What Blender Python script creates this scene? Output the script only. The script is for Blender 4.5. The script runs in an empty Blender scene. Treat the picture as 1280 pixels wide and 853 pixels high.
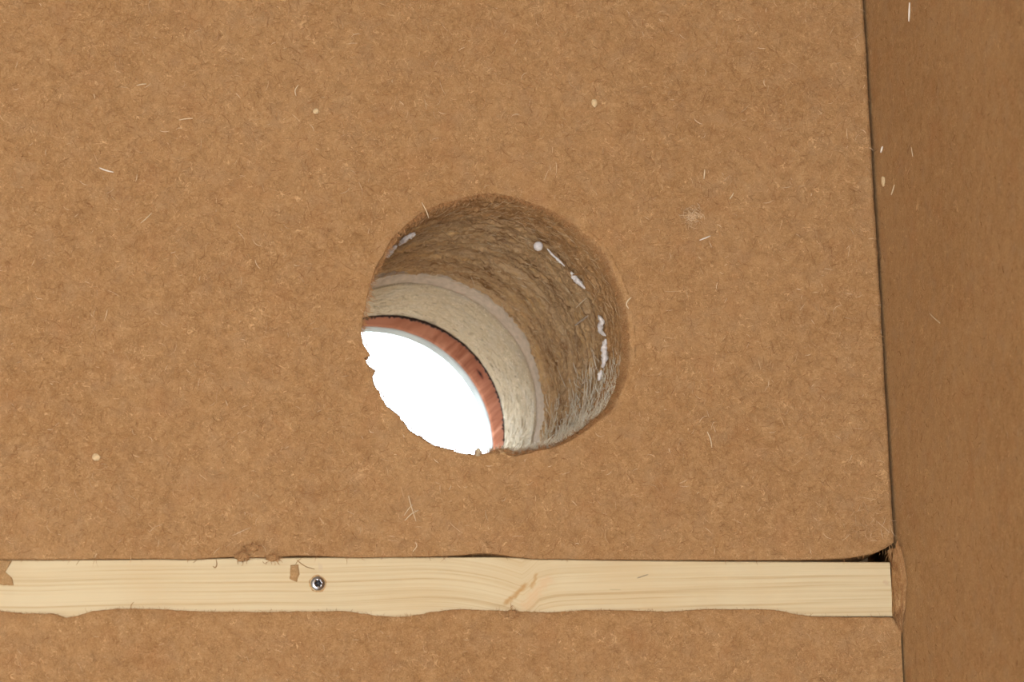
import bpy, math
import numpy as np
from mathutils import Matrix, Vector

rng = np.random.default_rng(7)
C = bpy.context.scene.collection
SC = bpy.context.scene

# ------------------------------------------------------------------ camera, world, light, exposure
F_PX = 5000.0                                   # long lens, in pixels of a 1280 x 853 frame
M = np.array([[0.9741199221576999, 0.01234548417497847, 0.22569440904896654],
              [-0.22302751675609275, 0.21475501521891316, 0.9508622456528261],
              [-0.036730151443842965, -0.9765899203139515, 0.21195052138672044]])
CAM = np.array([-0.54011873, -2.32045469, 1.47315316])

cam_d = bpy.data.cameras.new('camera')
cam = bpy.data.objects.new('camera', cam_d)
C.objects.link(cam)
right, down, fwd = M[:, 0], M[:, 1], M[:, 2]
R3 = Matrix(((right[0], -down[0], -fwd[0]), (right[1], -down[1], -fwd[1]), (right[2], -down[2], -fwd[2])))
cam.matrix_world = Matrix.Translation(Vector(CAM)) @ R3.to_4x4()
cam_d.sensor_width = 36.0
cam_d.lens = 36.0 * F_PX / 1280.0
cam_d.clip_start = 0.05
cam_d.dof.use_dof = True
cam_d.dof.focus_distance = 2.48
cam_d.dof.aperture_fstop = 14.0
SC.camera = cam

SC.view_settings.view_transform = 'Standard'
SC.view_settings.look = 'None'
SC.view_settings.gamma = 1.0
SC.view_settings.exposure = 0.0
SC.view_settings.use_curve_mapping = False

SKY = 9.0
ADDED_WINDOW_W = 118.0
w = bpy.data.worlds.new('overcast'); SC.world = w; w.use_nodes = True
nt = w.node_tree; nt.nodes.clear()
tc = nt.nodes.new('ShaderNodeTexCoord'); sp = nt.nodes.new('ShaderNodeSeparateXYZ')
cr = nt.nodes.new('ShaderNodeValToRGB'); bg = nt.nodes.new('ShaderNodeBackground'); wo = nt.nodes.new('ShaderNodeOutputWorld')
mr = nt.nodes.new('ShaderNodeMapRange'); mr.inputs['From Min'].default_value = -0.3; mr.inputs['From Max'].default_value = 0.7
nt.links.new(tc.outputs['Generated'], sp.inputs[0]); nt.links.new(sp.outputs['Z'], mr.inputs['Value'])
nt.links.new(mr.outputs[0], cr.inputs[0]); nt.links.new(cr.outputs[0], bg.inputs[0]); nt.links.new(bg.outputs[0], wo.inputs[0])
e = cr.color_ramp.elements
e[0].position = 0.24; e[0].color = (0.24, 0.25, 0.23, 1)
e[1].position = 0.32; e[1].color = (0.46, 0.52, 0.55, 1)
for p_, c_ in ((0.50, (0.75, 0.86, 0.94, 1)), (0.75, (2.1, 2.5, 2.8, 1))):
    el = e.new(p_); el.color = c_
bg.inputs['Strength'].default_value = SKY

ld = bpy.data.lights.new('added_window_light', 'AREA')  # area light added behind the camera as daylight; its window is never in view
ld.shape = 'RECTANGLE'; ld.size = 1.5; ld.size_y = 1.3; ld.energy = ADDED_WINDOW_W; ld.color = (0.975, 1.0, 1.03)
lo = bpy.data.objects.new('added_window_light', ld); C.objects.link(lo)
lo.location = (-1.15, -4.44, 1.20); lo.rotation_euler = (math.pi / 2, 0, 0)   # faces +Y, into the room

# ------------------------------------------------------------------ helpers
HOLE = np.array([0.0, 0.0, 2.0])

def ray(px, py):
    return M @ np.array([(px - 640) / F_PX, (py - 426.5) / F_PX, 1.0])

def at(px, py, y=0.0):
    r = ray(px, py)
    return CAM + r * (y - CAM[1]) / r[1]

def on_side(px, py, x):
    r = ray(px, py)
    return CAM + r * (x - CAM[0]) / r[0]

def in_tunnel(px, py, rad):
    """where the sight line through (px, py) meets the bore of radius rad"""
    r = ray(px, py); o = CAM - HOLE
    a = r[0] ** 2 + r[2] ** 2; b = 2 * (o[0] * r[0] + o[2] * r[2]); c = o[0] ** 2 + o[2] ** 2 - rad ** 2
    t = (-b + math.sqrt(max(b * b - 4 * a * c, 0))) / (2 * a)
    return CAM + r * t

def hsh(ix, iy, iz, seed):
    n = (ix.astype(np.int64) * 73856093) ^ (iy.astype(np.int64) * 19349663) ^ (iz.astype(np.int64) * 83492791) ^ (seed * 2654435761)
    n = (n ^ (n >> 13)) * 1274126177 & 0x7fffffff
    n = (n ^ (n >> 16)) & 0xffff
    return n / 65535.0

def noise(x, y, z, seed=0):
    """smooth value noise in -1..1"""
    x, y, z = np.broadcast_arrays(np.asarray(x, float), np.asarray(y, float), np.asarray(z, float))
    ix, iy, iz = np.floor(x), np.floor(y), np.floor(z)
    fx, fy, fz = x - ix, y - iy, z - iz
    fx, fy, fz = [t * t * (3 - 2 * t) for t in (fx, fy, fz)]
    r = 0
    for a in (0, 1):
        for b in (0, 1):
            for c in (0, 1):
                wt = (fx if a else 1 - fx) * (fy if b else 1 - fy) * (fz if c else 1 - fz)
                r = r + wt * hsh(ix + a, iy + b, iz + c, seed)
    return r * 2 - 1

def fbm(x, y, z, oct=3, seed=0):
    r, a, s = 0, 1.0, 0
    for k in range(oct):
        r = r + a * noise(x * 2 ** k, y * 2 ** k, z * 2 ** k, seed + k * 11); s += a; a *= 0.55
    return r / s

def mesh_np(name, V, Fq, mat=None, smooth=True, loc=(0, 0, 0), parent=None, attr=None):
    V = np.asarray(V, float).reshape(-1, 3) - np.array(loc, float)
    Fq = np.asarray(Fq, np.int32)
    k = Fq.shape[1]
    me = bpy.data.meshes.new(name)
    me.vertices.add(len(V)); me.vertices.foreach_set('co', V.ravel())
    me.loops.add(Fq.size); me.loops.foreach_set('vertex_index', Fq.ravel())
    me.polygons.add(len(Fq)); me.polygons.foreach_set('loop_start', np.arange(0, Fq.size, k, dtype=np.int32))
    me.update(calc_edges=True); me.validate()
    me.polygons.foreach_set('use_smooth', np.full(len(me.polygons), bool(smooth)))
    if attr is not None:
        a = me.attributes.new('tone', 'FLOAT', 'POINT'); a.data.foreach_set('value', np.asarray(attr, np.float32))
    if mat: me.materials.append(mat)
    o = bpy.data.objects.new(name, me); C.objects.link(o)
    if parent is not None:
        o.parent = parent
    else:
        o.location = loc
    return o

def mesh_py(name, V, F, mat=None, smooth=False, loc=(0, 0, 0), parent=None):
    V = [tuple(np.array(v, float) - np.array(loc, float)) for v in V]
    me = bpy.data.meshes.new(name); me.from_pydata(V, [], F); me.update()
    for p in me.polygons: p.use_smooth = smooth
    if mat: me.materials.append(mat)
    o = bpy.data.objects.new(name, me); C.objects.link(o)
    if parent is not None: o.parent = parent
    else: o.location = loc
    return o

def tag(o, label=None, cat=None, group=None, kind=None):
    if label: o['label'] = label
    if cat: o['category'] = cat
    if group: o['group'] = group
    if kind: o['kind'] = kind
    return o

def empty(name, loc):
    o = bpy.data.objects.new(name, None); C.objects.link(o); o.location = loc; o.empty_display_size = 0.02
    return o

def box_vf(x0, x1, y0, y1, z0, z1):
    V = [(x0, y0, z0), (x1, y0, z0), (x1, y1, z0), (x0, y1, z0), (x0, y0, z1), (x1, y0, z1), (x1, y1, z1), (x0, y1, z1)]
    F = [(0, 3, 2, 1), (4, 5, 6, 7), (0, 1, 5, 4), (1, 2, 6, 5), (2, 3, 7, 6), (3, 0, 4, 7)]
    return V, F

def join_vf(*parts):
    V, F = [], []
    for v, f in parts:
        n = len(V); V += list(v); F += [tuple(i + n for i in q) for q in f]
    return V, F

# ------------------------------------------------------------------ materials
class NT:
    def __init__(s, name, rough=0.9, spec=0.15):
        s.m = bpy.data.materials.new(name); s.m.use_nodes = True; s.t = s.m.node_tree; s.t.nodes.clear()
        s.b = s.n('ShaderNodeBsdfPrincipled'); o = s.n('ShaderNodeOutputMaterial'); s.l(s.b.outputs[0], o.inputs[0])
        s.b.inputs['Roughness'].default_value = rough; s.b.inputs['Specular IOR Level'].default_value = spec
        s.co = s.n('ShaderNodeTexCoord').outputs['Object']
    def n(s, t, **k):
        x = s.t.nodes.new(t)
        for a, v in k.items(): setattr(x, a, v)
        return x
    def l(s, a, b): s.t.links.new(a, b)
    def put(s, inp, v):
        if hasattr(v, 'links') or isinstance(v, bpy.types.NodeSocket): s.l(v, inp)
        else: inp.default_value = v
    def mapped(s, scale=(1, 1, 1), rot=(0, 0, 0), loc=(0, 0, 0), src=None):
        m = s.n('ShaderNodeMapping'); s.l(src or s.co, m.inputs[0])
        m.inputs['Scale'].default_value = scale; m.inputs['Rotation'].default_value = rot; m.inputs['Location'].default_value = loc
        return m.outputs[0]
    def noise(s, scale, detail=2, rough=0.5, dist=0.0, src=None):
        x = s.n('ShaderNodeTexNoise'); s.l(src or s.co, x.inputs['Vector'])
        x.inputs['Scale'].default_value = scale; x.inputs['Detail'].default_value = detail
        x.inputs['Roughness'].default_value = rough; x.inputs['Distortion'].default_value = dist
        return x.outputs['Fac']
    def math(s, op, a, b=0.0, c=0.0, clamp=False):
        x = s.n('ShaderNodeMath', operation=op, use_clamp=clamp)
        s.put(x.inputs[0], a); s.put(x.inputs[1], b); s.put(x.inputs[2], c)
        return x.outputs[0]
    def rng(s, v, a, b, c=0.0, d=1.0, smooth=False):
        x = s.n('ShaderNodeMapRange'); x.interpolation_type = 'SMOOTHSTEP' if smooth else 'LINEAR'
        s.put(x.inputs['Value'], v)
        for k, q in zip(('From Min', 'From Max', 'To Min', 'To Max'), (a, b, c, d)): x.inputs[k].default_value = q
        return x.outputs[0]
    def ramp(s, v, *st):
        x = s.n('ShaderNodeValToRGB'); s.put(x.inputs[0], v); el = x.color_ramp.elements
        while len(el) < len(st): el.new(0.5)
        for q, (p, c) in zip(el, st): q.position = p; q.color = (*c, 1)
        return x.outputs[0]
    def mix(s, f, a, b, mode='MIX'):
        x = s.n('ShaderNodeMix', data_type='RGBA', blend_type=mode)
        s.put(x.inputs[0], f)
        s.put(x.inputs[6], a if not isinstance(a, tuple) else (*a, 1)); s.put(x.inputs[7], b if not isinstance(b, tuple) else (*b, 1))
        return x.outputs[2]
    def color(s, c): s.put(s.b.inputs['Base Color'], c if not isinstance(c, tuple) else (*c, 1))
    def bump(s, h, dist=0.001, strength=1.0):
        x = s.n('ShaderNodeBump'); s.l(h, x.inputs['Height']); x.inputs['Distance'].default_value = dist; x.inputs['Strength'].default_value = strength
        s.l(x.outputs[0], s.b.inputs['Normal'])

def fibre_mat(name, base, dark, light, red, pale=0.5, squash=(1, 1, 1), bumpd=0.0012, bands=None, wm=0.34):
    """felted wood fibre: soft mottling plus a tangle of fine hairs"""
    t = NT(name, 0.95, 0.05)
    sq = t.mapped(scale=squash)
    big = t.noise(9, 3, 0.6, src=sq); mid = t.noise(110, 4, 0.65, 0.6, src=sq); fine = t.noise(560, 4, 0.75, 1.2, src=sq); blot = t.noise(38, 2, 0.5, src=sq)
    v = t.math('ADD', t.math('MULTIPLY', mid, wm), t.math('MULTIPLY', fine, 1 - wm))
    c = t.ramp(v, (0.30, dark), (0.50, base), (0.72, light))
    c = t.mix(t.rng(blot, 0.55, 0.80, 0, 0.35), c, red)
    c = t.mix(t.rng(big, 0.35, 0.65, 0.0, 0.20), c, light)
    hue = t.noise(70, 2, 0.5, src=t.mapped(scale=squash, loc=(9, 4, 2)))
    c = t.mix(t.rng(hue, 0.50, 0.70, 0, 0.30), c, (base[0] * 0.98, base[1] * 1.12, base[2] * 1.45))
    if bands:
        bn = t.noise(1.0, 3, 0.6, 0.8, src=t.mapped(scale=(26, 190, 26)))
        c = t.mix(t.rng(bn, 0.46, 0.33, 0, 0.85), c, bands[0]); c = t.mix(t.rng(bn, 0.54, 0.66, 0, 0.65), c, bands[1])
    hair = None
    for k, (sc, ds) in enumerate(((150, 1.5), (230, 2.5), (330, 1.0))):
        src = t.mapped(scale=squash, rot=(0.7 * k, 0.9 * k, 0.5 * k), loc=(3.1 * k, 1.7, 0.3 * k))
        n1 = t.noise(sc, 1, 0.5, ds, src=src)
        r = t.rng(t.math('ABSOLUTE', t.math('SUBTRACT', n1, 0.5)), 0.0, 0.022, 1, 0)
        msk = t.rng(t.noise(sc * 0.45, 1, 0.5, src=t.mapped(scale=squash, loc=(7 * k, 2, 5))), 0.5, 0.62, 0, 1)
        r = t.math('MULTIPLY', r, msk)
        hair = r if hair is None else t.math('MAXIMUM', hair, r)
    c = t.mix(t.math('MULTIPLY', hair, pale), c, tuple(min(1, x * 1.45 + 0.03) for x in light))
    t.color(c)
    h = t.math('ADD', t.math('MULTIPLY', v, 1.0), t.math('MULTIPLY', hair, 0.25))
    t.bump(h, bumpd, 0.75)
    return t.m

M_fib = fibre_mat('fibre_front', (0.420, 0.238, 0.106), (0.235, 0.120, 0.048), (0.600, 0.385, 0.200), (0.40, 0.175, 0.072), 0.55)
M_fib_side = fibre_mat('fibre_side', (0.450, 0.272, 0.130), (0.280, 0.155, 0.068), (0.600, 0.395, 0.210), (0.40, 0.175, 0.072), 0.45)
M_fib2 = fibre_mat('fibre_inner', (0.56, 0.360, 0.190), (0.31, 0.17, 0.075), (0.70, 0.49, 0.28), (0.54, 0.28, 0.11), 0.5, squash=(1, 2.2, 1), bumpd=0.0025, bands=((0.20, 0.092, 0.032), (0.66, 0.41, 0.18)), wm=0.5)
M_grey = fibre_mat('pressed_fibreboard', (0.485, 0.395, 0.275), (0.37, 0.29, 0.19), (0.65, 0.56, 0.42), (0.48, 0.34, 0.20), 0.8, bumpd=0.0008)

def plain(name, col, rough=0.8, metal=0.0, spec=0.2, var=0.15, scale=200, bumpd=0.0):
    t = NT(name, rough, spec); t.b.inputs['Metallic'].default_value = metal
    n = t.noise(scale, 3)
    t.color(t.mix(t.rng(n, 0.3, 0.7), tuple(x * (1 - var) for x in col), tuple(min(1, x * (1 + var)) for x in col)))
    if bumpd: t.bump(n, bumpd)
    return t.m

M_plaster = plain('pinkish_plaster', (0.50, 0.41, 0.325), 0.9, var=0.14, scale=260, bumpd=0.0004)
M_black = plain('black_membrane', (0.022, 0.010, 0.007), 0.8)
M_coat = plain('pale_outer_coat', (0.33, 0.34, 0.33), 0.9, spec=0.0, var=0.12, scale=90)
M_foam = plain('white_foam', (0.78, 0.74, 0.74), 0.75, var=0.1, scale=700, bumpd=0.0003)
M_metal = plain('zinc', (0.40, 0.42, 0.47), 0.26, 1.0, 0.5, var=0.1, scale=900)
M_metal_shade = plain('zinc_recess_shade', (0.07, 0.075, 0.09), 0.6, 1.0, 0.5)  # near-black copy of the zinc: shade inside the recess put into the colour
M_unseen_room = plain('unseen_room_boards', (0.62, 0.55, 0.45), 0.9, var=0.15, scale=12)
M_unseen_floor = plain('unseen_floor_boards', (0.50, 0.43, 0.34), 0.7, var=0.2, scale=9)
M_white = plain('added_window_white', (0.75, 0.75, 0.73), 0.5, var=0.03)

def fib_tone_mat(name, stops):
    t = NT(name, 0.85, 0.2)
    a = t.n('ShaderNodeAttribute', attribute_name='tone')
    t.color(t.ramp(a.outputs['Fac'], *stops)); return t.m
M_sliv = fib_tone_mat('loose_fibre', ((0.0, (0.25, 0.11, 0.042)), (0.35, (0.40, 0.205, 0.085)), (0.75, (0.52, 0.30, 0.145)), (0.93, (0.62, 0.42, 0.24)), (1.0, (0.78, 0.62, 0.44))))
M_sliv_in = fib_tone_mat('bore_fibre', ((0.0, (0.30, 0.16, 0.07)), (0.4, (0.52, 0.34, 0.175)), (0.8, (0.68, 0.51, 0.32)), (1.0, (0.78, 0.66, 0.48))))
M_straw = plain('pale_straw', (0.72, 0.58, 0.40), 0.7, var=0.1)
M_straw_w = plain('white_splinter', (0.80, 0.74, 0.66), 0.7, var=0.08)
M_hair = plain('brown_fibre', (0.34, 0.20, 0.09), 0.8, var=0.2)
M_tuft = fibre_mat('torn_fibre', (0.46, 0.245, 0.095), (0.33, 0.155, 0.055), (0.55, 0.33, 0.155), (0.42, 0.18, 0.07), 0.4)

# pine batten: growth lines along x with a flame where a knot was close to the face (local coords, origin at the batten's left end)
BX0, BX1 = -1.20, at(1115, 735)[0]
BZ0, BZ1 = 1.8202, 1.8549
BAT = np.array([BX1, 0.0, BZ0])
def pine():
    t = NT('pine', 0.55, 0.3)
    x0, zc = at(662, 735)[0] - BAT[0], 0.017
    s = t.n('ShaderNodeSeparateXYZ'); t.l(t.co, s.inputs[0]); X, Y, Z = s.outputs
    dx = t.math('SUBTRACT', X, x0)
    g = t.math('POWER', 2.718, t.math('MULTIPLY', t.math('MULTIPLY', dx, dx), -1 / 0.032 ** 2))
    g2 = t.math('POWER', 2.718, t.math('MULTIPLY', t.math('MULTIPLY', dx, dx), -1 / 0.011 ** 2))
    side = t.rng(dx, -0.004, 0.006, 0.0095, 0.0015)
    bend = t.math('ADD', t.math('MULTIPLY', g, side), t.math('MULTIPLY', g2, 0.003))
    slope = t.math('MULTIPLY', X, -0.016)
    wav = t.math('MULTIPLY', t.math('SUBTRACT', t.noise(7, 2), 0.5), 0.006)
    zz = t.math('ADD', t.math('ADD', Z, bend), t.math('ADD', wav, slope))
    cmb = t.n('ShaderNodeCombineXYZ'); t.put(cmb.inputs[0], t.math('MULTIPLY', X, 0.010)); t.put(cmb.inputs[1], t.math('MULTIPLY', Y, 0.3)); t.put(cmb.inputs[2], zz)
    lines = t.noise(480, 2, 0.55, src=cmb.outputs[0]); wide = t.noise(90, 1, 0.5, src=cmb.outputs[0])
    fine = t.noise(1, 2, 0.6, src=t.mapped(scale=(60, 300, 1500)))
    v = t.math('ADD', t.math('MULTIPLY', lines, 0.75), t.math('MULTIPLY', wide, 0.25))
    c = t.ramp(v, (0.34, (0.55, 0.415, 0.235)), (0.44, (0.655, 0.54, 0.34)), (0.56, (0.70, 0.60, 0.40)))
    c = t.mix(t.rng(fine, 0.35, 0.65, 0.0, 0.22), c, (0.75, 0.60, 0.38))
    big = t.noise(16, 2); c = t.mix(t.rng(big, 0.42, 0.7, 0, 0.3), c, (0.62, 0.44, 0.235))
    # flame: two oblique brownish streaks
    def streak(pa, pb, wd, col, f, c):
        a = at(*pa) - BAT; b = at(*pb) - BAT; d = b - a; L = math.hypot(d[0], d[2]); d = d / L
        ux = t.math('SUBTRACT', X, float(a[0])); uz = t.math('SUBTRACT', Z, float(a[2]))
        u = t.math('ADD', t.math('MULTIPLY', ux, float(d[0])), t.math('MULTIPLY', uz, float(d[2])))
        q = t.math('SUBTRACT', t.math('MULTIPLY', ux, float(d[2])), t.math('MULTIPLY', uz, float(d[0])))
        q = t.math('ADD', q, t.math('MULTIPLY', t.math('SUBTRACT', t.noise(330, 2), 0.5), wd * 1.6))
        m = t.math('MULTIPLY', t.rng(t.math('ABSOLUTE', q), 0, wd, 1, 0, True), t.rng(t.math('ABSOLUTE', t.math('SUBTRACT', u, L / 2)), L * 0.36, L * 0.56, 1, 0, True))
        return t.mix(t.math('MULTIPLY', m, f), c, col)
    c = streak((630, 757), (660, 729), 0.0022, (0.50, 0.27, 0.085), 0.75, c)
    c = streak((664, 736), (672, 716), 0.0020, (0.52, 0.30, 0.11), 0.65, c)
    c = streak((652, 762), (690, 720), 0.0050, (0.72, 0.47, 0.27), 0.45, c)
    c = streak((797, 723), (811, 718), 0.0006, (0.16, 0.14, 0.11), 0.8, c)
    c = streak((762, 737), (777, 737), 0.0006, (0.40, 0.32, 0.20), 0.45, c)
    c = streak((398, 709), (404, 709), 0.0040, (0.58, 0.47, 0.35), 0.45, c)
    c = streak((1104, 727), (1112, 730), 0.0022, (0.55, 0.36, 0.24), 0.4, c)
    t.color(c); t.bump(lines, 0.0003, 0.6)
    return t.m
M_pine = pine()

# red cladding wood: grain along x, one knot
KN = in_tunnel(600, 468, 0.083)
def redwood():
    t = NT('red_wood', 0.95, 0.0)
    src = t.mapped(scale=(3, 10, 230), rot=(0.0, 0.05, 0.0))
    n1 = t.noise(1.0, 3, 0.65, 0.5, src=src); n2 = t.noise(1, 2, 0.5, src=t.mapped(scale=(4, 20, 60)))
    c = t.ramp(n1, (0.32, (0.125, 0.043, 0.024)), (0.48, (0.20, 0.074, 0.042)), (0.66, (0.29, 0.125, 0.076)))
    c = t.mix(t.rng(n2, 0.35, 0.65, 0, 0.4), c, (0.205, 0.072, 0.040))
    s = t.n('ShaderNodeVectorMath', operation='DISTANCE'); t.l(t.co, s.inputs[0]); s.inputs[1].default_value = tuple(KN - HOLE)
    d = t.math('ADD', s.outputs['Value'], t.math('MULTIPLY', t.math('SUBTRACT', t.noise(240, 2), 0.5), 0.004))
    c = t.mix(t.rng(d, 0.003, 0.012, 0.7, 0), c, (0.17, 0.052, 0.03))
    c = t.mix(t.rng(d, 0.0015, 0.0045, 1, 0), c, (0.022, 0.012, 0.012))
    t.color(c); t.bump(n1, 0.0006, 0.7); return t.m
M_red = redwood()

# ------------------------------------------------------------------ bored boards of the wall (each a slab with the 16 cm hole through it)
TH = np.linspace(-math.pi, math.pi, 1200, endpoint=False)
CT, ST = np.cos(TH), np.sin(TH)

RIM = [(468,340),(480,319),(489,301),(504,286),(519,273),(540,261),(563,254),(584,248),(608,244),(638,248),(661,257),(685,267),(706,280),(724,298),(742,313),(754,331),(762,349),(771,370),(776,396),(779,423),(461,361),(457,384),(452,408),(451,419),(454,432),(461,442),(463,446),(455,449),(460,457),(469,465),(465,472),(469,484),(483,508),(498,520),(513,540),(543,558),(564,563),(593,569),(612,566),(626,567),(644,570),(668,564),(691,560),(715,549),(742,528),(760,511),(771,484),(777,469)]
def radial(points, y):
    q = np.array([at(a, b, y) for a, b in points]) - HOLE
    th = np.arctan2(q[:, 2], q[:, 0]); r = np.hypot(q[:, 0], q[:, 2]); o = np.argsort(th)
    return np.interp(TH, th[o], r[o], period=2 * math.pi)
R_F = radial(RIM, 0.003)
def ang_mask(c, wd):
    d = np.abs((TH - math.radians(c) + math.pi) % (2 * math.pi) - math.pi); return np.clip(1 - d / math.radians(wd), 0, 1)
def sstep(t): t = np.clip(t, 0, 1); return t * t * (3 - 2 * t)

def ring(r, y):
    y = np.broadcast_to(y, TH.shape)
    return np.stack([HOLE[0] + r * CT, y, HOLE[2] + r * ST], 1)

def rect_ring(x0, x1, z0, z1, y, zbot=None, xr=None):
    cx, cz = HOLE[0], HOLE[2]
    with np.errstate(divide='ignore'):
        tx = np.where(CT > 0, (x1 - cx) / np.maximum(CT, 1e-9), (x0 - cx) / np.minimum(CT, -1e-9))
        tz = np.where(ST > 0, (z1 - cz) / np.maximum(ST, 1e-9), (z0 - cz) / np.minimum(ST, -1e-9))
    t = np.minimum(tx, tz); X = cx + t * CT; Z = cz + t * ST
    for (a, b) in ((x0, z0), (x0, z1), (x1, z0), (x1, z1)):              # snap to the corners
        i = np.argmin((X - a) ** 2 + (Z - b) ** 2); X[i], Z[i] = a, b
    if zbot is not None:
        onb = tz < tx; m = onb & (ST < 0)
        Z = np.where(m, zbot(X), Z)
        mr_ = (~m) & (X > x1 - 1e-6); Z = np.where(mr_, np.maximum(Z, zbot(X)), Z)
    if xr is not None: X = np.where(X > x1 - 1e-6, X + xr(Z), X)
    return np.stack([X, np.broadcast_to(y, X.shape), Z], 1)

def bored_slab(name, mat, y0, y1, bore, rect, face=None, lip=None, nface=8, fpow=1.0, parent=None, zbot=None, xr=None, relief=0.0):
    """bore: list of (radius array, y array) from the front rim to the back rim"""
    rings = []
    r_in = bore[0]
    P0 = ring(*r_in)
    OUT = rect_ring(*rect, y0, zbot, xr)
    for i in range(1, nface + 1):
        t = (i / nface) ** fpow
        P = P0 * (1 - t) + OUT * t
        P[:, 1] = y0
        if relief:
            a = relief
            P[:, 1] += a * (0.45 - 0.55 * fbm(P[:, 0] * 90, 0.3, P[:, 2] * 130, 4, 5))
        rings.append(P)
    for yy in (y0 + 0.0002 + relief * 0.9, y0 + 0.0006 + relief * 0.9, y1 - 0.0002, y1):
        OB = OUT.copy(); OB[:, 1] = yy; rings.append(OB)
    for r, y in reversed(bore): rings.append(ring(r, y))
    n, k = len(TH), len(rings)
    V = np.concatenate(rings)
    i = np.arange(n); j = (i + 1) % n; F = []
    for a in range(k):
        b = (a + 1) % k
        F.append(np.stack([a * n + i, b * n + i, b * n + j, a * n + j], 1))
    return mesh_np(name, V, np.concatenate(F), mat, True, tuple(HOLE) if parent is None else tuple(parent.location), parent)

WX0, WX1, WZ1 = -3.0, 0.2482, 2.6

# outline where the upper board meets the batten
UP = [(-40,699.5),(0,699.5),(60,699.5),(120,699),(200,698.5),(240,699.5),(289,696),(330,697),(372,694.5),(404,695),(440,697),(518,696),(545,695.5),(572,694.3),(590,692.5),(606,691.5),(622,692.8),(639,695.5),(666,698.6),(700,698.8),(760,699.5),(850,700.2),(945,700.3),(1000,699.8),(1040,699),(1062,697.5),(1080,694.5),(1094,691.5),(1108,685),(1118,678),(1128,674)]
upq = np.array([at(a, b) for a, b in UP])
def up_bottom(X): return np.interp(X, upq[:, 0], upq[:, 2]) + 0.00022 * fbm(X * 260, 0.5, 0.5, 3, 9)
def up_right(Z): return -0.0002 + 0.0006 * fbm(Z * 70, 1.5, 0.5, 3, 21)

soft = np.clip(ang_mask(12, 70) * 1.6, 0, 1)           # the rim is worn round on the right, crisp on the left
soft2 = np.clip(ang_mask(-100, 60), 0, 1) * 0.35
rnd = 0.0009 + 0.0085 * sstep(soft) + 0.002 * soft2
def rough(yv, amp, seed, a=4.0, b=230.0):
    s = fbm(CT * a, ST * a, yv * b, 3, seed) * 0.55 + (0.5 - np.abs(fbm(CT * a * 2.2, ST * a * 2.2, yv * b * 0.7, 3, seed + 3))) * 0.35 + fbm(CT * 34, ST * 34, yv * 420, 2, seed + 5) * 0.25
    return s * amp

def insul_bore(y0, y1, nseg, rfun, amp, seed, front_round=None, back_flare=0.0):
    out = []
    if front_round is not None:
        for a in np.linspace(0, 1, 9)[:-1]:
            ph = a * math.pi / 2
            r = R_F + front_round * (1 - math.sin(ph)) * 0.75 + 0.0011 * fbm(CT * 16, ST * 16, a * 1.2, 5, 31) * (0.6 + 0.6 * ang_mask(-150, 70))
            y = y0 + 0.0004 + front_round * 1.2 * (1 - math.cos(ph))
            out.append((r + rough(y, amp * 0.35 * a, seed), y))
        ystart = y0 + 0.0004 + front_round * 1.2
    else:
        ystart = np.full(TH.shape, y0)
    for q in np.linspace(0, 1, nseg):
        y = ystart + (y1 - ystart) * q
        e_ = min(1, 0.35 + q * 4) if front_round is not None else 1
        r = rfun(y) + rough(y, amp * e_, seed) + back_flare * sstep((q - 0.85) / 0.15)
        out.append((r, y))
    return out

def r1(y):  # first layer: from the traced rim to 82.5 mm
    k = sstep((y - 0.0) / 0.04); return R_F * (1 - k) + 0.0820 * k
r2a = np.hypot(0.0, 0)
def r2(y):
    k = (y - 0.06) / 0.17
    ledge = 0.0016 * np.sin(y * 95 + 1.3 * CT) - 0.0016 * np.exp(-((y - 0.165) / 0.012) ** 2) + 0.0030 * np.exp(-((y - 0.185) / 0.008) ** 2)
    wv = 1 + 0.5 * noise(CT * 3, ST * 3, 0.5, 5)
    ledge = ledge + 0.0050 * np.exp(-(y - 0.06) / 0.0030) + wv * (0.0050 * np.exp(-((y - 0.112) / 0.0028) ** 2) + 0.0075 * np.exp(-((y + 0.006 * noise(CT * 4, ST * 4, 9.5, 2) - 0.148) / 0.0036) ** 2) + 0.0070 * np.exp(-((y + 0.005 * noise(CT * 5, ST * 5, 3.5, 2) - 0.200) / 0.0034) ** 2) - 0.0022 * np.exp(-((y - 0.132) / 0.006) ** 2))
    return 0.0826 + 0.0048 * k + ledge

board_up = empty('insulation_board', (WX1, 0, 1.8555))
tag(board_up, 'large upper tan wood fibre insulation board with the round hole cut through it', 'insulation board')
bored_slab('panel', M_fib, 0.0, 0.0592, insul_bore(0, 0.0592, 54, r1, 0.0050, 3, rnd, 0.0035), (WX0, WX1, 1.855, WZ1),
           nface=150, fpow=2.0, parent=board_up, zbot=up_bottom, xr=up_right, relief=0.0009)

inner = empty('insulation_board', (0.1, 0.06, 1.0))
tag(inner, 'thick rough brown insulation layer seen inside the hole, behind the tan front board', 'insulation board')
bored_slab('panel', M_fib2, 0.060, 0.230, insul_bore(0.060, 0.230, 190, r2, 0.0066, 13), (WX0, 0.6, 0.0, WZ1), nface=3, parent=inner)

pl = bored_slab('plaster_board', M_plaster, 0.2305, 0.2447,
    [(0.0872 + 0.0003 * fbm(CT * 20, ST * 20, q * 2, 2, 4) - 0.0032 * sstep(q), 0.2305 + 0.0142 * q) for q in np.linspace(0, 1, 10)], (WX0, 0.6, 0, WZ1), nface=2)
tag(pl, 'smooth pinkish grey layer forming a narrow rim inside the hole, behind the brown insulation', 'plaster board')

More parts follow.
